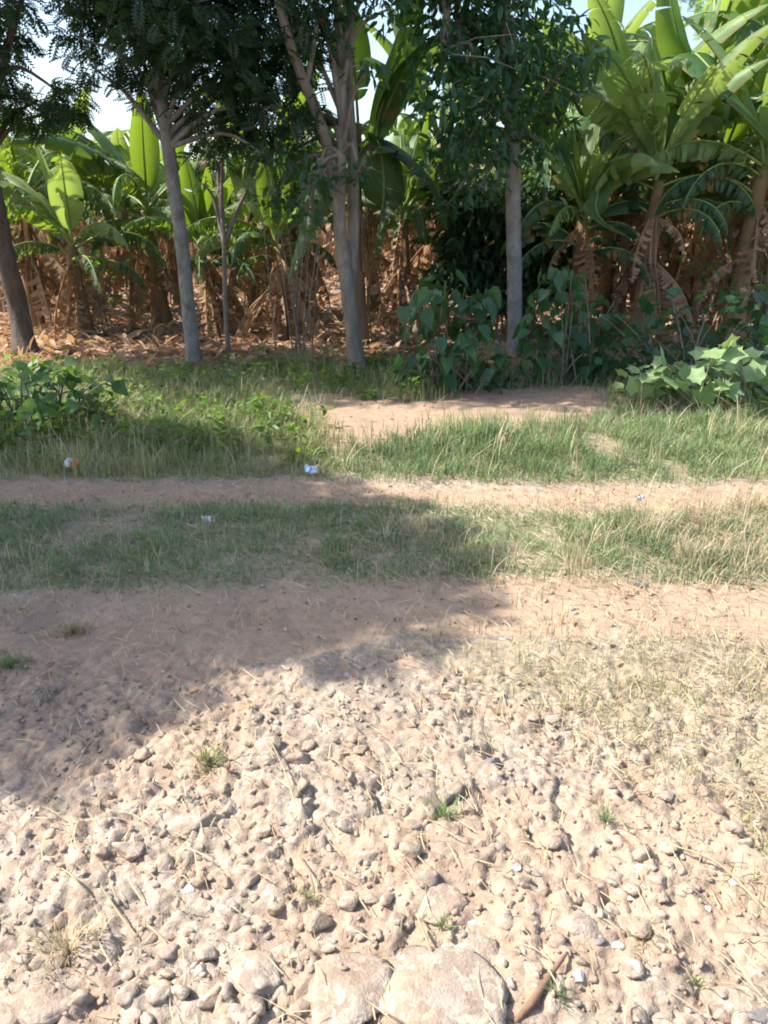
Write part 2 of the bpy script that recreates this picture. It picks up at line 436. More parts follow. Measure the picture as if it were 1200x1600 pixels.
for zz, w in ((Z_LEFT, 1), (Z_RIGHT, 1), (Z_BACK, .7), (Z_BACKR, .9), (Z_MED, .85), (Z_LOW, .45)):
    cover = np.maximum(cover, w * poly_in(ju, jv, zz))
cover *= .55 + .7 * fbm(x * 2.5, y * 2.5, 19)
cover *= .6 + .8 * np.clip((fbm(x * 9, y * 9, 23, 3) - .35) * 3, 0, 1)
track = np.maximum(poly_in(ju, jv, Z_TRACKB) * .9, poly_in(ju, jv, Z_TRACKF) * .75)
track = np.maximum(track, poly_in(ju, jv, DIRT) * 1.0)
track = np.maximum(track, .5 * (fbm(x * 1.3, y * 1.3, 44) > .56) * (y < 2.6))
litter = np.clip((y - 7.6) / .5, 0, 1)
nx, ny = len(gx), len(gy)
ii = (np.arange(ny - 1)[:, None] * nx + np.arange(nx - 1)[None]).ravel()
fl = np.stack([ii, ii + 1, ii + nx + 1, ii + nx], 1).ravel()
me = mesh_np('ground', np.stack([x, y, z], 1), fl, np.full(len(ii), 4), M['ground'], extra=dict(cover=np.clip(cover, 0, 1), track=track, litter=litter))
tag(link('ground', me), kind='structure')

# ---------------------------------------------------------------- grass (stuff)
def sample_zone(polys, dens, x0, x1, y0, y1, seed, patch=0.0, jit=22, reach=1.0):
    r = np.random.default_rng(seed)
    n = int(dens * (x1 - x0) * (y1 - y0))
    X, Y = r.uniform(x0, x1, n), r.uniform(y0, y1, n)
    u_, v_ = project(X, Y)
    u_ = u_ + r.normal(0, jit, n); v_ = v_ + r.normal(0, jit * .35, n)
    k = np.zeros(n, bool)
    for p in polys: k |= poly_in(u_, v_, p)
    if patch: k &= fbm(X * 2.6, Y * 2.6, seed + 100) > patch * (0.75 + .5 * r.random(n))
    return X[k], Y[k]
def grass(name, label, zones, dens, hgt, mats, box, seed, patch=0.0, wide=1.0, lean=0, tint=None, jit=22, hvar=.5):
    X, Y = sample_zone(zones, dens, *box, seed, patch, jit)
    r = np.random.default_rng(seed + 1); n = len(X)
    s = hgt * (1 - hvar + 2 * hvar * r.random(n)) * (.55 + .8 * fbm(X * 1.7, Y * 1.7, seed + 7)) * (.45 + 1.1 * vnoise(X * 8, Y * 8, seed + 9))
    a = r.uniform(0, 2 * math.pi, n); t = r.random(n) if tint is None else np.clip(tint(X, Y) + .3 * (r.random(n) - .5), 0, 1)
    Z = height(X, Y) - .01; parts = []
    for k in range(3):
        q = (np.arange(n) % 3) == k
        w = wide * (.8 + .5 * r.random(q.sum())) * .11 / np.maximum(s[q], .03) * .9
        w = np.clip(w, .5, 2.5)
        lean_v = r.uniform(.6, 1.6, q.sum())
        parts.append((BL[k][0], BL[k][1], np.stack([X[q], Y[q], Z[q]], 1), rz(a[q]), np.stack([s[q] * lean_v, s[q] * w, s[q]], 1), t[q]))
    o = link(name, join_meshes(name, parts, M[mats]))
    return tag(o, label, 'grass', None, 'stuff')
tn = lambda X, Y: fbm(X * 1.2, Y * 1.2, 3) * 1.3 - .15
grass('grass', 'tall sunlit green grass on the left verge', [Z_LEFT], 3200, .125, 'grass', (-6.5, .3, 4.7, 8.2), 21, patch=.33, tint=tn, wide=.9)
grass('grass', 'dense green grass bank along the right verge', [Z_RIGHT], 4800, .10, 'grass_deep', (-.6, 6.5, 4.6, 7.2), 22, patch=.3, tint=tn, wide=.9)
grass('grass', 'thin green grass and weeds behind the dirt patch', [Z_BACK, Z_BACKR], 900, .15, 'grass', (-2.5, 6.5, 6.3, 10), 23, patch=.25)
grass('grass', 'short green grass between the two wheel ruts', [Z_MED], 5600, .05, 'grass_deep', (-5, 5, 3.1, 4.5), 24, patch=.33, tint=tn, wide=.75)
grass('grass', 'thin green grass in the lower right foreground', [Z_LOW], 2800, .04, 'grass', (0, 4, 1.2, 3.1), 25, patch=.5, wide=.6, jit=70)
def straws(name, label, zones, dens, hgt, box, seed, patch=0, jit=35, wide=.5):
    o = grass(name, label, zones, dens, hgt, 'straw', box, seed, patch, wide, jit=jit, hvar=.7); return o
ZR_DRY = [(600, 782), (2600, 775), (2600, 915), (900, 920), (720, 910), (640, 860)]
straws('dry_grass', 'pale dry grass stalks over the right half of the ruts', [ZR_DRY], 2600, .08, (0, 5, 2.7, 4.9), 31, .42)
straws('dry_grass', 'bleached straw in the lower right foreground', [Z_LOW], 2200, .07, (-.4, 4, 1.1, 3.1), 32, .22, jit=120)
straws('dry_grass', 'yellowish dry stalks among the left verge grass', [Z_LEFT, Z_RIGHT], 420, .13, (-6, 6, 4.7, 8), 33, wide=.35)
straws('dry_grass', 'thin dead grass between the ruts on the left', [[(-900, 800), (700, 800), (700, 930), (300, 1000), (-900, 1000)]], 700, .06, (-4, .6, 2.7, 4.4), 34, .4)
straws('dry_grass', 'sparse straw tufts in the lower left foreground', [[(-300, 1250), (60, 1250), (330, 1300), (330, 1520), (-300, 1600)]], 1400, .04, (-2, .2, 1, 2.1), 35, .45)
# loose fallen straws lying flat all over the foreground
n = 9500
r = np.random.default_rng(41)
X, Y = r.uniform(-2.2, 3.4, n), 1.0 + 3.8 * r.random(n)
q = (X + .6 * Y > 1.2 * r.random(n) ** 2 * 2) | (r.random(n) < .3); X, Y = X[q], Y[q]; n = len(X)
az = r.normal(2.15, .6, n); el = r.normal(.06, .1, n)
tubeT = ([(0, -.02, 0), (0, .02, 0), (.5, .022, .08), (.5, -.022, .08), (1, 0, -.02)], [(0, 1, 2, 3), (3, 2, 4)])
me = scatter('loose_straw', tubeT, np.stack([X, Y, height(X, Y) + .012], 1), rotmats(az, el, r.uniform(-1, 1, n)),
             np.stack([r.uniform(.03, .12, n), np.full(n, .085) * r.uniform(.5, 1, n), np.full(n, .12)], 1), M['straw'], r.random(n))
tag(link('loose_straw', me), 'loose fallen straws scattered flat over the stony soil', 'straw', None, 'stuff')

# ---------------------------------------------------------------- soil clods and stones
def ico(sub):
    import bmesh
    bm = bmesh.new(); bmesh.ops.create_icosphere(bm, subdivisions=sub, radius=1)
    V = np.array([v_.co[:] for v_ in bm.verts]); Fc = [tuple(v_.index for v_ in f.verts) for f in bm.faces]; bm.free(); return V, Fc
ICO2, ICO3, ICO4 = ico(2), ico(3), ico(4)
def rockV(base, seed, cuts=9, flat=.65, rough=.045):
    r = np.random.default_rng(seed); D = base[0] / np.linalg.norm(base[0], axis=1)[:, None]
    nr = r.normal(size=(cuts + 2, 3)); nr /= np.linalg.norm(nr, axis=1)[:, None]; d = r.uniform(.55, .95, len(nr))
    c = D @ nr.T; q = np.where(c > .05, d[None] / np.maximum(c, .05), 9); rad = np.minimum(q.min(1), 1.15)
    V = D * rad[:, None]
    V = V * (1 + rough * (vnoise(V[:, 0] * 3 + V[:, 2] * 2 + seed, V[:, 1] * 3 - V[:, 2] * 2.4, seed)[:, None] - .5) * 2)
    V = V * (1 + rough * .9 * (vnoise(V[:, 0] * 8 + V[:, 2] * 6 + seed, V[:, 1] * 8 - V[:, 2] * 7, seed)[:, None] - .5) * 2)
    V *= np.array([1, r.uniform(.6, .95), flat * r.uniform(.8, 1.1)])
    return V, base[1]
clod_meshes = []
for k in range(10):
    V, Fc = rockV(ICO3, 100 + k)
    mb = MB(); mb.add(V, Fc); clod_meshes.append(mb.mesh('soil_clod', M['clod' if k % 3 else 'clod_grey'], smooth=False))
def stone(name, u_, v_, px, label, cat, mat, seed, flat=.6, sub=ICO4, sink=.35, asp=1.0, rot=0, group=None):
    p = G(u_, v_); rad = px / 2 / F_PX * math.sqrt(p[1] ** 2 + H * H) * .93
    V, Fc = rockV(sub, seed, 11, flat); V = V * np.array([rad, rad * asp, rad])
    mb = MB(); mb.add(V, Fc)
    o = link(name, mb.mesh(name, M[mat], smooth=False), None, (p[0], p[1], hz(p[0], p[1]) + rad * flat * (1 - 2 * sink) * .6 - .004), (0, 0, rot))
    return tag(o, label, cat, group)
stone('rock', 690, 1570, 215, 'largest flat half buried soil boulder at the bottom edge', 'rock', 'clod_grey', 1, .26, rot=.3)
stone('rock', 548, 1562, 135, 'broad pinkish clod left of the largest bottom boulder', 'rock', 'clod', 2, .26, rot=1.2)
stone('rock', 402, 1530, 92, 'grey upright clod beside the dark crack at the bottom', 'rock', 'clod_grey', 3, .35)
stone('rock', 688, 1418, 78, 'rounded pale clod above the green sprig near the bottom', 'rock', 'clod', 4, .38)
stone('rock', 728, 1478, 95, 'wide clod directly behind the largest bottom boulder', 'rock', 'clod_grey', 5, .3)
stone('rock', 55, 1572, 105, 'reddish clod in the lower left corner', 'rock', 'clod', 6, .3)
stone('rock', 820, 1580, 80, 'clod right of the brown root at the bottom', 'rock', 'clod', 7, .3)
stone('rock', 905, 1455, 62, 'clod with a white chip at its left side', 'rock', 'clod', 8, .55)
stone('rock', 1150, 1555, 85, 'pale smooth clod in the lower right corner', 'rock', 'clod', 9, .28)
stone('rock', 310, 1290, 88, 'ridge shaped clod among dry tufts in the left foreground', 'rock', 'clod_grey', 10, .4, asp=.6, rot=.5)
stone('rock', 200, 1330, 58, 'clod with a dark hollow below it on the left', 'rock', 'clod', 11, .55)
stone('rock', 470, 1190, 46, 'pinkish clod near the edge of the big shadow', 'rock', 'clod', 12, .6)
stone('rock', 425, 1170, 44, 'clod just inside the sun by the shadow edge', 'rock', 'clod', 13, .6)
stone('rock', 735, 1160, 46, 'tilted orange brown clod in the middle foreground', 'rock', 'clod', 14, .65)
stone('rock', 695, 1248, 40, 'small round clod above a green tuft', 'rock', 'clod_grey', 15, .7)
stone('stone', 768, 1200, 34, 'small dark grey stone in the sunny middle foreground', 'stone', 'stone_dark', 16, .7, sink=.2)
stone('stone', 1000, 910, 30, 'grey stone on the near edge of the grass strip', 'stone', 'stone_dark', 17, .6)
stone('stone', 405, 1125, 22, 'dark stone lying near the shadow edge', 'stone', 'stone_dark', 18, .5)
stone('stone', 1187, 1590, 40, 'dark stone at the right end of the bottom edge', 'stone', 'stone_dark', 19, .6)
stone('stone', 935, 1475, 24, 'dark stone right of the clod with a white chip', 'stone', 'stone_dark', 20, .6)
for k, (u_, v_, s_, lb) in enumerate([(995, 1358, 26, 'bright white chip in the right foreground'), (1147, 1382, 24, 'white chip near the right edge beside straw'),
        (1105, 1418, 20, 'white chip lying below the one near the right edge'), (878, 1478, 24, 'white chip touching the left side of a clod'),
        (968, 1392, 15, 'tiny blue white chip below the bright one'), (985, 1400, 15, 'tiny white chip beside the blue white one'),
        (806, 1362, 20, 'pale chip in the middle of the stony foreground'), (735, 1440, 26, 'cream chip left of centre near the big boulders'),
        (297, 1388, 22, 'cream chip in the lower left foreground'), (966, 1478, 18, 'small white chip by a weedy clod'), (902, 1532, 24, 'cream chip beside the brown root')]):
    stone('chip', u_, v_, s_, lb, 'chip', 'chalk', 200 + k, .5, ICO3, .15)
# individually lying clods, the ones that show largest
r = np.random.default_rng(5)
kept = []
for k in range(6000):
    if len(kept) >= 230: break
    u_, v_ = r.uniform(-40, 1240), 1100 + 500 * r.random() ** .8
    if v_ < 1240 - .28 * u_ : continue
    if u_ > 900 and v_ < 1230: continue
    px = r.uniform(15, 42) * (.7 + .55 * (v_ - 1100) / 500)
    if u_ > 1050 or u_ < 320: px *= .8
    if any((u_ - a) ** 2 + (v_ - b) ** 2 < (.42 * (px + c)) ** 2 for a, b, c in kept): continue
    kept.append((u_, v_, px))
for u_, v_, px in kept:
    p = G(u_, v_); rad = px / 2 / F_PX * math.hypot(p[1], H) * .93
    o = link('soil_clod', clod_meshes[r.integers(10)], None, (p[0], p[1], hz(p[0], p[1]) + rad * .04), (r.uniform(-.3, .3), r.uniform(-.3, .3), r.uniform(0, 6.28)), rad)
    tag(o, 'small dry brownish clod lying among many in the stony foreground', 'clod', 'loose dry clods over the foreground')
# the crumbs between
parts = []
for k in range(6):
    n = 3000
    V, Fc = rockV(ICO2, 300 + k, 8, .7, .05)
    X, Y = r.uniform(-2.6, 2.8, n), .7 + 4.0 * r.random(n) ** 1.35
    u_, v_ = project(X, Y)
    keep = (v_ + 60 * (fbm(X * 3, Y * 3, 77) - .5) > 1075) & ~(poly_in(u_, v_, Z_LOW) & (r.random(n) < .8))
    keep |= (r.random(n) < .16)
    X, Y = X[keep], Y[keep]; m_ = len(X)
    s = .003 + .012 * r.random(m_) ** 2.6
    parts.append((V, Fc, np.stack([X, Y, height(X, Y) + s * .25], 1), rotmats(r.uniform(0, 6.28, m_), r.uniform(-.4, .4, m_), r.uniform(-.4, .4, m_)), s, r.random(m_)))
tag(link('gravel', join_meshes('gravel', parts, [M['clod']])), 'fine crumbs of dry soil and gravel filling the foreground', 'gravel', None, 'stuff')

# ---------------------------------------------------------------- litter, sticks, roots, small sprigs
def wrapper(u_, v_, w, label, mats, seed):
    p = G(u_, v_); r_ = random.Random(seed); mb = MB(); n = 7; V = []
    for i in range(n):
        for j in range(n):
            a, b = i / (n - 1) - .5, j / (n - 1) - .5
            V.append((a * w + .006 * r_.uniform(-1, 1), b * w * .7 + .006 * r_.uniform(-1, 1), .02 + .022 * math.sin(5 * a + seed) * math.cos(4 * b) + r_.uniform(0, .014)))
    Fa = [(i * n + j, (i + 1) * n + j, (i + 1) * n + j + 1, i * n + j + 1) for i in range(n - 1) for j in range(n - 1)]
    mb.add(V, [f for k, f in enumerate(Fa) if (k // (n - 1)) < 3], mat=0); mb.add(V, [f for k, f in enumerate(Fa) if (k // (n - 1)) >= 3], mat=1)
    me = mb.mesh('wrapper', [M[m_] for m_ in mats], smooth=False)
    o = link('wrapper', me, None, (p[0], p[1], hz(p[0], p[1]) + .05), (.5, .1, r_.uniform(-1, 1)))
    sm = o.modifiers.new('thick', 'SOLIDIFY'); sm.thickness = .0015
    return tag(o, label, 'litter')
wrapper(116, 738, .10, 'crumpled white and red wrapper at the left verge edge', ['paper', 'red'], 3)
wrapper(487, 748, .085, 'crumpled light blue wrapper at the grass edge near the middle', ['blue', 'paper'], 8)
wrapper(323, 832, .04, 'small white paper scrap in the strip between ruts', ['paper', 'paper'], 5)
wrapper(994, 793, .055, 'small bright white scrap on the far rut at right', ['paper', 'paper'], 11)
def stick(name, pts, rad, label, cat, mat='wood'):
    P = [np.array([p[0], p[1], hz(p[0], p[1]) + p[2]]) for p in pts]; base = P[0]
    P, R_ = smooth_path([p - base for p in P], rad); mb = MB(); tube(mb, P, R_, 7, wob=.2)
    return tag(link(name, mb.mesh(name, M[mat]), None, base), label, cat)
def gp(u_, v_, h=0.0): p = G(u_, v_); return (p[0], p[1], h)
stick('root', [gp(800, 1600, -.005), gp(832, 1575, .012), gp(858, 1538, .02), gp(885, 1500, .01)], [.006, .009, .007, .003], 'reddish brown root poking out between bottom clods', 'root')
stick('stick', [gp(655, 592, .10), gp(675, 608, .06), gp(695, 624, .02)], [.012, .016, .012], 'short brown stick lying behind the dirt patch', 'stick')
for k, (a, b, c, lb) in enumerate([((500, 1120), (530, 1135), (560, 1152), 'pale bent stalk at the top of the stony ground'),
        ((512, 1190), (530, 1215), (548, 1235), 'thin pale stalk leaning in the middle left foreground'),
        ((425, 1175), (450, 1240), (470, 1300), 'long thin stalk crossing the left foreground'),
        ((100, 1375), (120, 1395), (140, 1415), 'short bright stalk at the far left foreground'),
        ((465, 1350), (485, 1385), (492, 1400), 'forked pale stalk above a green sprig'),
        ((160, 1400), (190, 1440), (215, 1470), 'curved stalk in the lower left foreground'),
        ((1050, 1330), (1120, 1370), (1200, 1440), 'long pale stalk running to the right edge'),
        ((650, 1440), (665, 1480), (680, 1515), 'pale stalk lying across the bottom boulders')]):
    stick('straw_stalk', [gp(*a, .02), gp(*b, .035), gp(*c, .012)], [.0022, .003, .002], lb, 'stalk', 'straw')
def tuft(u_, v_, rad, n, hgt, label, mat, seed, name='grass_tuft', wide=.5, x=None):
    p = G(u_, v_) if x is None else np.array(x); r_ = np.random.default_rng(seed)
    d = np.abs(r_.normal(0, rad * .5, n)); a = r_.uniform(0, 6.28, n); X, Y = d * np.cos(a), d * np.sin(a)
    Z = height(X + p[0], Y + p[1]) - hz(p[0], p[1]) - .005; s = hgt * r_.uniform(.4, 1.1, n); parts = []
    for k in range(3):
        q = np.arange(n) % 3 == k
        parts.append((BL[k][0], BL[k][1], np.stack([X[q], Y[q], Z[q]], 1), rz(a[q] + r_.normal(0, .6, q.sum())), np.stack([s[q] * 1.3, s[q] * wide * .1 / np.maximum(s[q], .03), s[q]], 1), r_.random(q.sum())))
    return tag(link(name, join_meshes(name, parts, [M[mat]]), None, (p[0], p[1], hz(p[0], p[1]))), label, 'tuft')
tuft(325, 1200, .06, 120, .06, 'green tuft just in the sun left of centre', 'grass', 1)
tuft(690, 1278, .035, 90, .06, 'small green tuft in the middle foreground', 'grass_deep', 2)
tuft(945, 1285, .02, 50, .05, 'tiny green tuft right of the middle foreground', 'grass_deep', 3)
tuft(692, 1452, .025, 50, .03, 'tiny green sprig above the largest boulder', 'grass_deep', 4)
tuft(872, 1566, .03, 70, .03, 'green sprig beside the brown root', 'grass_deep', 5)
tuft(1088, 1535, .025, 50, .03, 'green sprig in the lower right foreground', 'grass_deep', 6)
tuft(480, 1405, .04, 60, .03, 'low green sprig below the forked stalk', 'grass', 7)
tuft(1005, 1468, .04, 60, .035, 'olive sprig right of the clod with chip', 'grass', 8)
tuft(15, 1040, .07, 260, .05, 'green tuft at the left edge inside the shadow', 'grass_deep', 9)
tuft(115, 975, .08, 300, .06, 'pale dry tuft in the near rut at left', 'straw', 10)
tuft(105, 1490, .09, 130, .07, 'bright bleached straw tuft in the lower left', 'straw', 11)
tuft(1005, 830, .16, 130, .26, 'tall pale dry tuft on the right side of the strip', 'straw', 12, wide=.4)
tuft(1090, 820, .16, 130, .24, 'tall pale dry tuft nearest the right edge of the strip', 'straw', 13, wide=.4)
tuft(600, 850, .08, 50, .2, 'slender grey green tuft in the middle of the strip', 'straw', 14, wide=.4)
tuft(905, 880, .1, 70, .16, 'dry tuft on the near edge of the strip', 'straw', 15, wide=.4)
tuft(770, 575, .25, 90, .55, 'tall arching dry grass in front of the pale right trunk', 'straw', 16, wide=.4)

# ---------------------------------------------------------------- trees
def leaves_in(clumps, templ, per, size, droop=(-.5, .5), seed=0, org=(0, 0, 0), sizevar=.35):
    r_ = np.random.default_rng(seed); P, A, E, S, T = [], [], [], [], []
    for c, rad in clumps:
        n = max(8, int(per * (rad / .5) ** 2.2))
        d = r_.normal(size=(n, 3)); d /= np.linalg.norm(d, axis=1)[:, None]
        rr = rad * r_.random(n) ** .45; flat = np.array([1.15, 1.15, .75])
        P.append(np.asarray(c) + d * rr[:, None] * flat); A.append(np.arctan2(d[:, 1], d[:, 0]) + r_.normal(0, .8, n))
        E.append(r_.normal(droop[0], droop[1], n)); S.append(size * (1 - sizevar + 2 * sizevar * r_.random(n)))
        T.append(np.clip(r_.random() * .5 + .5 * r_.random(n), 0, 1))
    P, A, E, S, T = map(np.concatenate, (P, A, E, S, T))
    return (templ[0], templ[1], P - np.asarray(org), rotmats(A, E, r_.normal(0, .7, len(A))), S, T)
def make_tree(name, label, cat, stems, clumps, bark, leafm, templ, per, size, droop, seed, group=None, twigs=True, extra_name='crown'):
    """stems: list of (points, radii); clumps: list of (centre, radius); all in world space"""
    base = np.array(stems[0][0][0]); base = np.array([base[0], base[1], hz(base[0], base[1])])
    root = tag(empty(name, base), label, cat, group)
    mb = MB(); ends = []
    for pts, rad in stems:
        P, R_ = smooth_path([np.asarray(p) - base for p in pts], rad, 6)
        if pts is stems[0][0]: P[0] = P[0] - np.array([0, 0, .1]); R_[0] *= 1.9; R_[1] *= 1.3; R_[2] *= 1.1
        tube(mb, P, R_, 12, wob=.1); ends += [np.array(p) for p in P[len(P) // 2:]]
    link('trunk', mb.mesh('trunk', M[bark]), root)
    if twigs:
        mb = MB(); r_ = random.Random(seed); ends = np.array(ends)
        for c, rad in clumps:
            c = np.asarray(c) - base; e = ends[np.argmin(np.linalg.norm(ends - c + np.array([0, 0, .6]), axis=1))]
            mid = (c + e) / 2 + np.array([r_.uniform(-.1, .1), r_.uniform(-.1, .1), .15])
            P, R_ = smooth_path([e, mid, c], [.03, .02, .008], 4); tube(mb, P, R_, 6)
            for q in range(4):
                t_ = c + np.array([r_.gauss(0, 1), r_.gauss(0, 1), r_.gauss(0, .6)]) * rad * .6
                tube(mb, [c, (c + t_) / 2 + np.array([0, 0, .04]), t_], [.008, .006, .003], 5)
        link('branches', mb.mesh('branches', M[bark]), root)
    link(extra_name, join_meshes('crown', [leaves_in(clumps, templ, per, size, droop, seed, base)], [M[leafm]]), root)
    return root
def cl(lst, Y, rs=1.0, dy=.5, seed=0):
    r_ = random.Random(seed); return [(at(a, b, Y + r_.uniform(-dy, dy)), c * rs) for a, b, c in lst]
def upper(cx, cy, z0, z1, rad, n, seed, cr=(.4, .7), ys=1.0):
    r_ = random.Random(seed); out = []
    for _ in range(n):
        a, q = r_.uniform(0, 6.28), math.sqrt(r_.random()) * rad; zz = r_.uniform(z0, z1)
        out.append((np.array([cx + q * math.cos(a), cy + ys * q * math.sin(a), zz]), r_.uniform(*cr)))
    return out
# leftmost tree
b = G(42, 560)
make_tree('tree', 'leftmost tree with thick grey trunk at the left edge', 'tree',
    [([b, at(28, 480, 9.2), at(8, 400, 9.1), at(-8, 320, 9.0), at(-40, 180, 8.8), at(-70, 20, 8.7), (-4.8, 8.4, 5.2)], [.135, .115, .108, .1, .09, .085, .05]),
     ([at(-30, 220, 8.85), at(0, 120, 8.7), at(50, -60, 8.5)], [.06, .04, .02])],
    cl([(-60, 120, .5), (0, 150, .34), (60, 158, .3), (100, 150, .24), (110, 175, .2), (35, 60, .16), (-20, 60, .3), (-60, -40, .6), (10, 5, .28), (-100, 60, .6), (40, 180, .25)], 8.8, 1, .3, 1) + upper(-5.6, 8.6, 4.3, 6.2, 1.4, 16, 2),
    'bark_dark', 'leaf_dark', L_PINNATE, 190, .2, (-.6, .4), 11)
# second tree, straight pale stem
b = G(304, 582)
make_tree('tree', 'slender straight grey trunk under a dark crown, left of centre', 'tree',
    [([b, at(294, 480, 8.3), at(284, 380, 8.3), at(270, 280, 8.3), at(256, 180, 8.3), at(245, 80, 8.3), at(240, -60, 8.3), (-2.5, 8.2, 5.0)], [.078, .072, .07, .068, .064, .06, .05, .03])],
    cl([(150, 10, .33), (200, 60, .42), (260, 30, .45), (330, 60, .5), (400, 30, .5), (300, 120, .45), (230, 130, .3), (370, 130, .45), (430, 100, .45), (350, 190, .3),
        (400, 200, .32), (440, 170, .35), (180, -30, .5), (300, -40, .5), (420, -50, .5), (280, 170, .25), (330, 230, .2), (130, -20, .3), (125, 60, .2), (150, 110, .2), (460, 50, .35), (410, 240, .2)], 8.2, 1, .45, 2)
    + upper(-1.9, 8.6, 3.7, 5.2, 1.5, 16, 3),
    'bark_pale', 'leaf_dark', L_PINNATE, 270, .19, (-.3, .6), 12)
# thin sapling between
b = G(357, 560)
make_tree('sapling', 'very thin dark stem just right of the slender trunk', 'sapling',
    [([b, at(352, 470, 8.9), at(350, 380, 8.9), at(346, 300, 8.9), at(350, 220, 8.9)], [.03, .027, .024, .02, .01])],
    cl([(350, 240, .25), (385, 300, .14), (320, 290, .15)], 8.9, 1, .2, 5), 'bark', 'leaf_mid', L_SIMPLE, 90, .11, (-.5, .5), 13)
# main tree
b = G(560, 592)
T3Y = 7.9
make_tree('tree', 'forked brown trunk near the middle with several rising stems', 'tree',
    [([b, at(551, 510, T3Y), at(540, 430, T3Y), at(530, 340, T3Y), at(534, 240, T3Y), at(534, 120, T3Y), at(526, 0, T3Y), at(520, -120, T3Y), (-.5, T3Y, 4.8)], [.10, .078, .072, .062, .045, .04, .036, .032, .02]),
     ([at(531, 350, T3Y), at(516, 250, T3Y), at(497, 180, T3Y - .1), at(468, 110, T3Y - .2), at(440, 20, T3Y - .3), at(420, -90, T3Y - .3)], [.06, .055, .05, .045, .04, .03]),
     ([at(534, 190, T3Y), at(516, 70, T3Y), at(492, 0, T3Y), at(470, -80, T3Y)], [.035, .03, .025, .02]),
     ([at(545, 480, T3Y + .08), at(553, 360, T3Y + .2), at(551, 240, T3Y + .25), at(545, 120, T3Y + .3), at(550, -60, T3Y + .3)], [.06, .055, .05, .04, .03])],
    cl([(490, 60, .24), (470, 170, .16), (480, 0, .3), (605, 15, .2), (575, 110, .14), (590, -40, .3), (500, 280, .2), (460, 320, .18), (480, 330, .14), (430, 310, .16), (510, -70, .5), (450, 240, .2), (500, 210, .14), (560, 270, .16)], T3Y - .1, 1.15, .35, 6)
    + upper(-.5, 8.2, 3.9, 5.2, 1.2, 12, 7),
    'bark_brown', 'leaf_mid', L_SIMPLE, 380, .1, (-.7, .4), 14)
# low bright spray of leaves in front of the trunk
# right pale trunk
T4Y = 8.6
b = at(806, 545, T4Y)
make_tree('tree', 'pale grey post like trunk rising from the bushes right of centre', 'tree',
    [([(b[0], T4Y, 0), at(804, 440, T4Y), at(802, 340, T4Y), at(801, 240, T4Y), at(798, 140, T4Y), at(790, 0, T4Y), (1.5, T4Y, 4.6)], [.088, .08, .078, .075, .07, .055, .03]),
     ([at(800, 200, T4Y), at(740, 120, T4Y - .2), at(690, 60, T4Y - .3)], [.05, .035, .02])],
    cl([(690, 80, .32), (750, 100, .4), (810, 110, .4), (860, 120, .34), (700, 150, .36), (770, 170, .4), (840, 180, .34), (730, 220, .34), (860, 60, .34), (800, 30, .4), (720, 30, .3),
        (690, 260, .22), (750, 290, .2), (700, 320, .16), (780, 250, .16), (850, 230, .2), (900, 90, .25)], T4Y - .15, 1.12, .45, 8)
    + upper(1.2, 8.6, 3.6, 4.2, .8, 7, 9),
    'bark_pale', 'leaf_mid', L_SIMPLE, 300, .125, (-.6, .6), 15)
# near roadside tree outside the left edge of view: throws the broad shadow over the ruts
make_tree('tree', 'wide roadside tree beyond the left edge whose shadow falls on the ruts', 'tree',
    [([(-6.2, 4.2, 0), (-6.1, 4.2, 1.5), (-6.2, 4.1, 3.0), (-6.1, 4.1, 4.6)], [.2, .17, .15, .06]),
     ([(-6.15, 4.15, 2.4), (-5.3, 3.8, 3.6), (-4.6, 3.6, 4.4)], [.09, .06, .03]),
     ([(-6.15, 4.15, 2.6), (-7.1, 4.4, 3.6), (-7.8, 4.5, 4.4)], [.09, .06, .03])],
    upper(-6.5, 4.15, 4.0, 5.0, 1.85, 90, 10, (.5, .7), .7) + upper(-6.3, 3.3, 4.1, 4.6, 1.7, 34, 19, (.4, .55), .28) + upper(-5.6, 3.6, 4.1, 4.6, 1.0, 12, 20, (.4, .5), .4) + upper(-4.3, 3.75, 4.1, 4.7, .5, 6, 16, (.35, .5)) + upper(-8.6, 3.9, 4, 5, 1.6, 40, 17, (.5, .7), .7), 'bark', 'leaf_dark', L_PINNATE, 430, .24, (-.4, .4), 16)
# feathery far tree upper right
make_tree('tree', 'fine leaved tree behind the bananas in the upper right corner', 'tree',
    [([(7.6, 15, 0), (7.5, 15, 2.5), (7.3, 15, 5), (7.2, 15, 7)], [.18, .15, .1, .03])],
    cl([(1150, 20, .6), (1190, 60, .6), (1120, -20, .6), (1210, -30, .8), (1180, 110, .4), (1230, 40, .8)], 15, 1, .5, 11) + upper(7.3, 15, 5, 6.8, 1.6, 12, 12), 'bark', 'leaf_bright', L_PINNATE, 140, .2, (-.4, .5), 17)

# ---------------------------------------------------------------- bushes and leafy plants
def bush(name, label, u_, Y, clumps, leafm, templ, per, size, droop, seed, stems=9, cat='bush', sh=.45):
    b_ = G(u_, 600); bx = at(u_, 600, Y)[0]; base = np.array([bx, Y, hz(bx, Y)]); r_ = random.Random(seed)
    root = tag(empty(name, base), label, cat); mb = MB(); cc = cl(clumps, Y, 1, .3, seed)
    for c, rad in cc:
        for _ in range(2):
            e = np.asarray(c) - base + np.array([r_.gauss(0, rad * .4), r_.gauss(0, rad * .4), rad * .3]); s0 = np.array([r_.gauss(0, .12) + e[0] * .35, r_.gauss(0, .1), -.02])
            P, R_ = smooth_path([s0, (s0 + e) / 2 + np.array([0, 0, .08]), e], [.009, .007, .003], 4); tube(mb, P, R_, 5)
    link('stems', mb.mesh('stems', M['bark_brown']), root)
    link('foliage', join_meshes('foliage', [leaves_in(cc, templ, per, size, droop, seed, base)], [M[leafm]]), root)
    return root
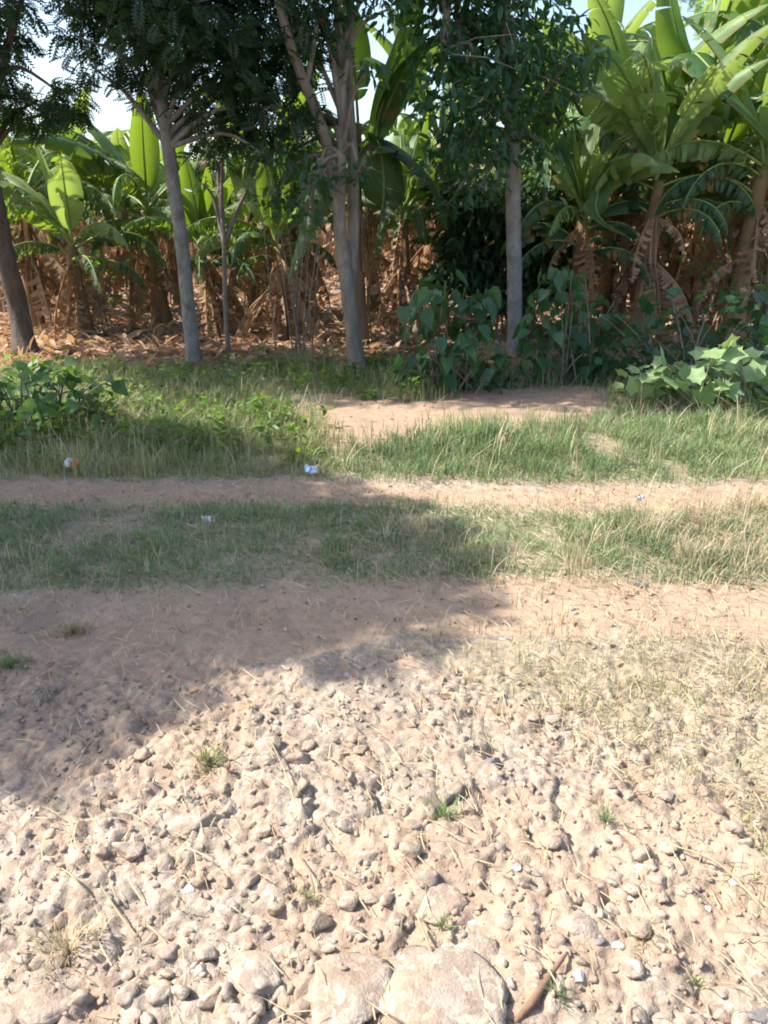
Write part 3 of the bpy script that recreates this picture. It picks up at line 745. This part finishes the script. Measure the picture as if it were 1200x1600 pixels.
bush('bush', 'broad leaved shaded bush between the middle trunk and pale trunk', 705, 7.1,
     [(690, 450, .2), (660, 480, .18), (720, 480, .24), (650, 520, .16), (700, 530, .26), (740, 520, .2), (680, 570, .22), (730, 570, .22), (650, 560, .16), (700, 600, .16), (640, 590, .14), (760, 560, .18), (770, 600, .14), (745, 460, .16)], 'leaf_bush', L_HEART, 110, .14, (-.8, .35), 31)
bush('bush', 'dark green leafy bush right of the pale trunk', 880, 7.4,
     [(860, 470, .22), (900, 440, .2), (850, 520, .26), (900, 510, .28), (930, 550, .24), (870, 565, .26), (830, 560, .18), (900, 590, .18), (960, 570, .2), (835, 600, .16), (950, 600, .16), (780, 570, .16), (800, 595, .14), (870, 430, .16), (920, 480, .2), (760, 590, .14)], 'leaf_bush', L_HEART, 130, .125, (-.9, .3), 32)
bush('bush', 'low shaded vine cover behind the pale leafed plant', 1080, 7.3,
     [(1000, 560, .2), (1050, 545, .2), (1100, 540, .18), (1160, 530, .22), (1200, 540, .2), (1010, 590, .15), (1120, 510, .14), (1180, 505, .16), (1240, 560, .3), (970, 590, .14), (1000, 520, .2), (1060, 500, .22), (1120, 470, .2), (950, 550, .2), (1180, 460, .25), (1030, 470, .14), (960, 500, .16)], 'leaf_bush', L_LOBED, 110, .11, (-.3, .4), 33)
bush('squash_plant', 'pale sunlit squash like plant with lobed leaves at the right', 1110, 6.4,
     [(1000, 585, .12), (990, 605, .1), (1040, 575, .12), (1080, 590, .16), (1130, 560, .14), (1100, 610, .14), (1150, 600, .18), (1190, 590, .16), (1180, 625, .12), (1130, 635, .12), (1230, 600, .25), (1135, 545, .1), (1060, 600, .12), (1160, 575, .14), (1020, 610, .1)], 'leaf_pale', L_LOBED, 150, .15, (.15, .35), 34, cat='plant')
bush('bush', 'rounded leafy weed bush at the left edge of the verge', 40, 5.7,
     [(10, 630, .22), (50, 610, .2), (90, 590, .14), (20, 670, .22), (70, 650, .22), (110, 640, .2), (-40, 620, .3), (-80, 660, .3), (85, 570, .12), (130, 670, .18), (40, 580, .16), (150, 630, .16), (0, 590, .2), (110, 600, .16), (60, 690, .2), (160, 600, .1)], 'leaf_weed', L_HEART, 170, .11, (-.2, .5), 35)
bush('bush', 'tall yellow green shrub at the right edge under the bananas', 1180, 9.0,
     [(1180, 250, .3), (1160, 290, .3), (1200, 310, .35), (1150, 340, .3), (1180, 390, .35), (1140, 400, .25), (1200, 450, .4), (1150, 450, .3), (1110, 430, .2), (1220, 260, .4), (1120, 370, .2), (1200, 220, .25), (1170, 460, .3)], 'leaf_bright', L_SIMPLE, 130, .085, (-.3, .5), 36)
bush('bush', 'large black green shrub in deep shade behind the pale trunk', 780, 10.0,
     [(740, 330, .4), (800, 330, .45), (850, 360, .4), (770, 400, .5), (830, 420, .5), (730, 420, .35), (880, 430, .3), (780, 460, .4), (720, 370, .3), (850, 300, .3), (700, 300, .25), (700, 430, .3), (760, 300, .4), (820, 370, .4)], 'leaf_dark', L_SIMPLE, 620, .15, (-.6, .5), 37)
bush('bush', 'small green seedling bush on the plantation floor at left', 165, 10.5,
     [(150, 440, .18), (180, 420, .15), (165, 470, .16), (140, 410, .12)], 'leaf_bright', L_SIMPLE, 60, .2, (.3, .5), 38)
bush('bush', 'bright leafy spray hanging left of the middle trunk', 470, 8.4,
     [(440, 310, .18), (480, 320, .16), (510, 310, .14), (420, 340, .14), (470, 350, .12)], 'leaf_bright', L_SIMPLE, 110, .12, (-.4, .4), 39)
# weeds mixed in the left verge, too many to count
r = np.random.default_rng(60); n = 520
X, Y = sample_zone([Z_LEFT, Z_BACK], 30, -6, .3, 5, 8.2, 61, 0, 20); n = len(X); parts = []
hw = r.uniform(.06, .24, n)
for k in range(14):
    t = r.random(n); A = r.uniform(0, 6.28, n)
    tp = L_SIMPLE if k % 2 else L_HEART
    parts.append((tp[0], tp[1], np.stack([X + .03 * np.cos(A), Y + .03 * np.sin(A), height(X, Y) + hw * (.25 + .75 * t)], 1), rotmats(A, r.normal(.1, .4, n), r.normal(0, .4, n)), (.05 if k % 2 else .025) + .05 * r.random(n), r.random(n)))
tag(link('weeds', join_meshes('weeds', parts, [M['leaf_bright']])), 'leafy low weeds mixed through the left verge grass', 'weeds', None, 'stuff')

# ---------------------------------------------------------------- dry leaf litter on the plantation floor (stuff)
r = np.random.default_rng(70); n = 26000
Y = 8.0 + 16 * r.random(n) ** 1.5; X = r.uniform(-1, 1, n) * (Y * .62 + 1.5)
parts = [(L_SIMPLE[0], L_SIMPLE[1], np.stack([X, Y, height(X, Y) + .02], 1), rotmats(r.uniform(0, 6.28, n), r.normal(0, .35, n), r.normal(0, .6, n)),
          np.stack([r.uniform(.08, .3, n), r.uniform(.08, .22, n), r.uniform(.1, .5, n)], 1), r.random(n))]
tag(link('leaf_litter', join_meshes('leaf_litter', parts, [M['dry']])), 'brown fallen leaf litter covering the plantation floor', 'leaf litter', None, 'stuff')

r = np.random.default_rng(71); n = 2600
Y = 2.2 + 6 * r.random(n); X = r.uniform(-1, 1, n) * (Y * .6 + .6)
parts = [(L_SIMPLE[0], L_SIMPLE[1], np.stack([X, Y, height(X, Y) + .012], 1), rotmats(r.uniform(0, 6.28, n), r.normal(0, .3, n), r.normal(0, .5, n)), .015 + .04 * r.random(n) ** 2, r.random(n))]
tag(link('leaf_debris', join_meshes('leaf_debris', parts, [M['dry']])), 'small dead leaves and chaff blown over the ruts and verge', 'leaf litter', None, 'stuff')
# ---------------------------------------------------------------- banana plants
def banana_leaf(L, W, e0, droop, tear, seed, mats, fold=.25, crumple=0.0, pet=.16, path=None):
    r_ = random.Random(seed); mb = MB(); n = 40
    if path is None:
        P = [np.zeros(3)]
        for i in range(n):
            t = i / n; a = e0 - droop * t ** 1.5
            P.append(P[-1] + np.array([math.cos(a), 0, math.sin(a)]) * L / n)
        P = np.array(P)
    else:
        P = np.array(smooth_path(path, [0] * len(path), max(2, n // (len(path) - 1)))[0]); n = len(P) - 1
    T = np.gradient(P, axis=0); T /= np.linalg.norm(T, axis=1)[:, None]
    side = np.cross(T, [0, 0, 1.0]); side /= np.linalg.norm(side, axis=1)[:, None] + 1e-6
    N = np.cross(side, T)
    i0 = int(n * pet)
    def wid(t): return W * .5 * max(0.02, math.sin(math.pi * min(1, t ** .75 * .97 + .03))) ** .6
    for s in (-1, 1):
        i = i0
        while i < n:
            k = r_.choice([1, 1, 2, 3]) if tear > .5 else (r_.choice([3, 5, 8, 12]) if tear > 0.05 else n)
            j = min(n, i + k)
            ang = fold + (-r_.random() * tear * 1.5 if r_.random() < .2 + tear else 0)
            wf = 1 - .2 * r_.random() * tear
            V, U = [], []; m_ = 5
            for a in range(i, j + 1):
                t = (a - i0) / (n - i0); w = wid(t) * wf
                if tear > .05 and a in (i, j) and j - i > 0: w_in = .93
                else: w_in = 1
                for q in range(m_):
                    f = q / (m_ - 1); an = ang - f * (.55 + .9 * tear * (ang < fold))
                    c = P[a] + (side[a] * s * math.cos(an) + N[a] * math.sin(an)) * w * f + T[a] * w * f * .25
                    if tear > .05: c = c + T[a] * ((.012 if a == i else -.012 if a == j else 0) * f)
                    if crumple: c = c + np.array([r_.uniform(-1, 1), r_.uniform(-1, 1), r_.uniform(-1, 1)]) * crumple * f
                    V.append(c); U.append((t, f))
            Fc = []
            for a in range(j - i):
                for q in range(m_ - 1):
                    b0 = a * m_ + q; f4 = (b0, b0 + 1, b0 + m_ + 1, b0 + m_); Fc.append(f4 if s > 0 else f4[::-1])
            if Fc: mb.add(V, Fc, min(1, max(0, .45 + r_.uniform(-.3, .3))), 0, U)
            i = j
    rr = [.022 * (1 - .85 * k / n) * (L / 1.8 if path is None else 1) for k in range(n + 1)]
    tube(mb, list(P[::2]), rr[::2], 6, 1)
    return mb.mesh('leaf', [M[m_] for m_ in mats])
GL = [banana_leaf(*a, 500 + k, ['banana', 'rib']) for k, a in enumerate([
    (1.7, .46, 1.25, .8, .1), (1.9, .5, 1.1, 1.2, .35), (1.8, .5, .9, 1.4, .5), (1.7, .48, .8, 1.7, .8), (1.9, .5, 1.0, 1.6, .45),
    (1.5, .44, 1.35, .5, .06), (1.8, .5, .7, 1.9, .9), (1.6, .46, .5, 1.6, .7), (1.9, .52, 1.15, 1.5, .6), (1.4, .4, 1.45, .25, .0), (1.8, .48, .95, 1.8, 1.0), (1.7, .5, 1.2, 1.0, .2)])]
M['banana_pale'] = leaf_mat('banana_leaf_pale', (.12, .22, .07), (.28, .40, .17), (.40, .56, .09), .42, .4, .5, vein=60, edge=(.30, .22, .10))
GLP = []
for me_ in GL:
    m2 = me_.copy(); m2.materials[0] = M['banana_pale']; GLP.append(m2)
GLO = [banana_leaf(*a, 540 + k, ['banana_old', 'rib']) for k, a in enumerate([(1.7, .5, .6, 2.1, .9), (1.6, .45, .4, 1.9, .7), (1.8, .5, .8, 2.3, .5)])]
DL = [banana_leaf(L, W * 1.35, e0, dr, .6, 560 + k, ['dry', 'dry'], fold=-.7, crumple=.009, pet=.1) for k, (L, W, e0, dr) in enumerate([
    (1.3, .26, -.5, 1.1), (1.1, .28, -.9, .7), (1.5, .22, -.7, .95), (.9, .26, -1.0, .6), (1.2, .34, -.6, 1.0), (1.0, .2, -.2, 1.6)])]
STM = []
for k in range(4):
    mb = MB(); r_ = random.Random(k); Pn = []; Rn = []
    for i in range(12):
        t = i / 11; Pn.append((.05 * math.sin(3 * t + k), .04 * math.cos(2 * t + k), 2.0 * t - .05)); Rn.append(.125 - .06 * t + .012 * math.sin(9 * t + k))
    tube(mb, Pn, Rn, 14, wob=.12)
    for s in range(26):                                   # peeling sheath strips
        a = r_.uniform(0, 6.28); zz = r_.uniform(.2, 1.8); L_ = r_.uniform(.25, .6); rr = .115 - .03 * zz + .015
        w = r_.uniform(.02, .06); V = []
        for i in range(5):
            t = i / 4; q = rr + .10 * t * t * r_.uniform(.3, 1)
            for sg in (-1, 1): V.append((q * math.cos(a + sg * w / rr * .5 * (1 - .5 * t)), q * math.sin(a + sg * w / rr * .5 * (1 - .5 * t)), zz - L_ * t))
        mb.add(V, [(2 * i, 2 * i + 1, 2 * i + 3, 2 * i + 2) for i in range(4)], r_.random(), 1)
    STM.append(mb.mesh('pseudostem', [M['stem'], M['dry']]))
def banana(x_, y_, hs, sc, label, group, seed, ng=8, nd=8, lowl=2):
    r_ = random.Random(seed); root = tag(empty('banana_plant', (x_, y_, hz(x_, y_))), label, 'banana plant', group)
    root.rotation_euler = (r_.uniform(-.05, .05), r_.uniform(-.05, .05), r_.uniform(0, 6.28))
    link('pseudostem', r_.choice(STM), root, (0, 0, 0), (0, 0, 0), (sc, sc, hs / 2))
    a0 = r_.uniform(0, 6.28)
    for k in range(ng):
        old = k >= ng - 2
        me_ = r_.choice(GLO) if old else (GLP if r_.random() < (.75 if x_ > 1.2 else .3) else GL)[r_.randrange(len(GL))]
        link('leaf', me_, root, (0, 0, hs * (.98 if not old else .93)), (0, 0, a0 + k * 2.4 + r_.uniform(-.3, .3)), sc * r_.uniform(.8, 1.1) * (.85 if old else 1))
    for k in range(lowl if hs > 1 else 0):
        link('leaf', r_.choice(GLO), root, (0, 0, hs * r_.uniform(.72, .9)), (0, 0, r_.uniform(0, 6.28)), sc * r_.uniform(.55, .8))
    for k in range(nd):
        link('dry_leaf', r_.choice(DL), root, (0, 0, hs * r_.uniform(.5, .95)), (0, 0, r_.uniform(0, 6.28)), sc * r_.uniform(.65, 1.1))
    return root
def bpos(u_, v_): p = G(u_, v_); return p[0], p[1]
front = [(112, 500, 1.75, .9, 'banana plant with orange brown skirt nearest the left edge'), (212, 492, 1.6, .8, 'banana plant just left of the slender trunk'),
         (395, 500, 1.6, .85, 'banana plant with bright dry skirt right of the slender trunk'), (470, 500, 1.5, .8, 'banana plant left of the forked trunk'),
         (645, 488, 1.5, .8, 'banana plant seen just right of the forked trunk'), (925, 490, 1.8, .95, 'banana plant between pale trunk and hanging blue green leaf'),
         (1030, 492, 2.0, 1.05, 'banana plant with forked dry leaves right of centre'), (1120, 495, 2.1, 1.1, 'tall banana plant near the right edge'),
         (1235, 500, 2.2, 1.1, 'tallest banana plant cut by the right edge'), (15, 495, 1.7, .85, 'banana plant behind the thick leftmost trunk'), (860, 480, 1.8, .9, 'banana plant with dark stem right beside the pale trunk')]
for k, (u_, v_, hs, sc_, lb) in enumerate(front):
    x_, y_ = bpos(u_, v_); banana(x_, y_, hs, sc_ * 1.15, lb, 'banana plants of the plantation', 700 + k, 10, 16)
for k, (u_, Y_, hs, sc_, lb) in enumerate([(960, 9.9, 2.3, 1.1, 'tall banana plant close behind the hanging blue green leaf'), (1070, 11.2, 3.1, 1.25, 'very tall banana plant rising to the top edge at right'),
        (1200, 9.8, 2.5, 1.2, 'banana plant at the right edge behind the yellow green shrub'), (1300, 11, 2.8, 1.2, 'banana plant whose leaves enter from the right edge'), (820, 10.9, 2.1, 1.0, 'banana plant half hidden by the pale trunk crown'),
        (690, 11.3, 2.5, 1.1, 'banana plant behind the shaded broad leaved bush'), (900, 12.0, 2.9, 1.1, 'banana plant topping the gap right of the pale trunk'), (430, 11.6, 2.0, 1.1, 'banana plant under the dark crown left of the forked trunk'),
        (60, 11.2, 1.7, 1.1, 'bushy banana plant left of the seedling'), (250, 11.4, 1.6, 1.1, 'banana plant partly hidden by the slender trunk'),
        (1010, 9.0, 1.9, 1.0, 'banana plant nearest the pale lobed squash plant'), (1150, 8.9, 2.0, 1.05, 'nearest banana plant at the right with ragged pale leaves'), (900, 9.4, 1.5, .85, 'banana plant rising from the dark leafy bush'), (1290, 9.2, 2.2, 1.1, 'near banana plant mostly outside the right edge'),
        (620, 10.4, 1.5, .95, 'banana plant between forked trunk and shaded bush'), (330, 10.6, 1.1, .8, 'short banana plant between the slender trunk and the thin sapling'), (130, 10.3, 1.15, .9, 'short leafy banana plant on the left near the seedling'), (440, 10.0, 1.2, .8, 'short banana plant just left of the forked trunk')]):
    x_, y_ = at(u_, 500, Y_)[0], Y_; banana(x_, y_, hs, sc_, lb, 'banana plants of the plantation', 760 + k, 12, 12 if Y_ > 9.5 else 8, 3 if u_ < 800 else 7)
# the dark stemmed one behind the forked trunk, with its big hanging leaves
x_, y_ = at(563, 520, 9.6)[0], 9.6
t5 = banana(x_, y_, 2.5, 1.0, 'dark banana plant with huge hanging leaves behind the forked trunk', 'banana plants of the plantation', 800, 3, 4)
t5.rotation_euler = (0, 0, 0)
b5 = np.array([x_, y_, hz(x_, y_)])
for pth, W in [([(575, 250, 9.6), (600, 150, 9.3), (630, 60, 9.0), (650, -60, 8.9)], .5), ([(560, 240, 9.6), (500, 250, 9.2), (478, 340, 9.0), (450, 440, 8.9)], .5),
               ([(570, 240, 9.6), (590, 220, 9.3), (600, 300, 9.1), (585, 400, 9.1)], .55), ([(580, 230, 9.6), (640, 100, 9.2), (740, 30, 9.0), (860, 40, 8.9)], .6), ([(570, 220, 9.6), (620, 230, 9.4), (680, 290, 9.3), (700, 360, 9.3)], .5)]:
    pp = [at(*q) - b5 for q in pth]
    link('leaf', banana_leaf(2.0, W, 0, 0, .12, 900 + int(W * 10) + len(pp) + pth[-1][0], ['banana_old', 'rib'], path=pp, pet=.12), t5)
# near right banana with the large leaves that reach forward
x_, y_ = at(1130, 500, 10.4)[0], 10.4
t6 = banana(x_, y_, 2.1, 1.0, 'banana plant whose long leaves reach furthest forward at right', 'banana plants of the plantation', 801, 4, 8)
t6.rotation_euler = (0, 0, 0)
b6 = np.array([x_, y_, hz(x_, y_)])
for pth, W, tr in [([(1120, 230, 10.4), (1060, 180, 9.9), (980, 240, 9.5), (905, 330, 9.2)], .5, .1), ([(1110, 250, 10.4), (1050, 255, 9.8), (990, 275, 9.5), (930, 300, 9.4)], .42, .2),
               ([(1120, 240, 10.2), (1080, 90, 9.6), (1130, 130, 8.9), (1240, 260, 8.5)], .5, .1), ([(1120, 240, 10.3), (1100, 150, 9.8), (1060, 60, 9.6), (1040, -60, 9.5)], .5, .3),
               ([(1120, 250, 10.3), (1060, 160, 9.6), (1000, 190, 9.2), (930, 320, 8.9), (985, 372, 8.8)], .36, .0), ([(1130, 240, 10.3), (1180, 120, 9.8), (1230, 20, 9.6)], .5, .2)]:
    pp = [at(*q) - b6 for q in pth]
    link('leaf', banana_leaf(2.0, W, 0, 0, tr, 950 + pth[-1][0], ['banana', 'rib'], path=pp, pet=.12), t6)
# the rows behind
k = 0
r_ = random.Random(77)
for row, Yr in enumerate([13.6, 15.6, 17.8, 20.4, 23.2]):
    halfw = Yr * .55 + .8; nn = int(2 * halfw / 1.75)
    for i in range(nn):
        xx = -halfw + (i + .5) * 2 * halfw / nn + r_.uniform(-.4, .4); yy = Yr + r_.uniform(-.7, .7)
        right = xx > 1.0
        hs = r_.uniform(1.5, 1.9) + (.7 if right else 0) + .04 * (Yr - 13)
        if xx < -3 and Yr < 18: hs = r_.uniform(1.4, 1.7)
        banana(xx, yy, hs, r_.uniform(.8, 1.0) + (.15 if right else 0), 'green banana plant in the back rows of the plantation', 'banana plants in the back rows', 1000 + k, 6, 8 if row < 3 else 5); k += 1
# far thicket closing the view
mb = banana_leaf(1.8, .5, .9, 1.5, .3, 5, ['banana', 'rib'])
TV = np.zeros(len(mb.vertices) * 3); mb.vertices.foreach_get('co', TV); TV = TV.reshape(-1, 3); TF = [tuple(p.vertices) for p in mb.polygons]
r = np.random.default_rng(88); n = 1500
Y = r.uniform(25.5, 31, n); X = r.uniform(-1, 1, n) * (Y * .62 + 3); Z = r.uniform(.6, 2.9, n)
me = join_meshes('banana_thicket', [(TV, TF, np.stack([X, Y, Z], 1), rotmats(r.uniform(0, 6.28, n), r.normal(0, .3, n), r.normal(0, .3, n)), r.uniform(.7, 1.2, n), r.random(n))], [M['banana']])
tag(link('banana_thicket', me), 'distant banana foliage closing the far end of the plantation', 'foliage', None, 'stuff')
n = 2500; Y = r.uniform(20, 29, n); X = r.uniform(-1, 1, n) * (Y * .62 + 3); Z = r.uniform(.2, 1.6, n)
me = join_meshes('dry_thicket', [(TV, TF, np.stack([X, Y, Z], 1), rotmats(r.uniform(0, 6.28, n), r.normal(-1.2, .4, n), r.normal(0, .8, n)), np.stack([r.uniform(.4, .8, n)] * 3, 1), r.random(n))], [M['dry']])
tag(link('dry_thicket', me), 'distant brown dead banana leaves low in the far rows', 'dead leaves', None, 'stuff')
# suckers
for k, (u_, v_, s_, lb) in enumerate([(150, 470, .5, 'young banana sucker with upright leaves at left'), (905, 455, .45, 'young banana sucker right of the pale trunk'), (1080, 500, .5, 'young banana sucker below the tall right plants'), (320, 450, .45, 'young banana sucker between the two thin trunks')]):
    x_, y_ = bpos(u_, v_); banana(x_, y_, .5, s_, lb, 'young banana suckers', 1200 + k, 6, 2)
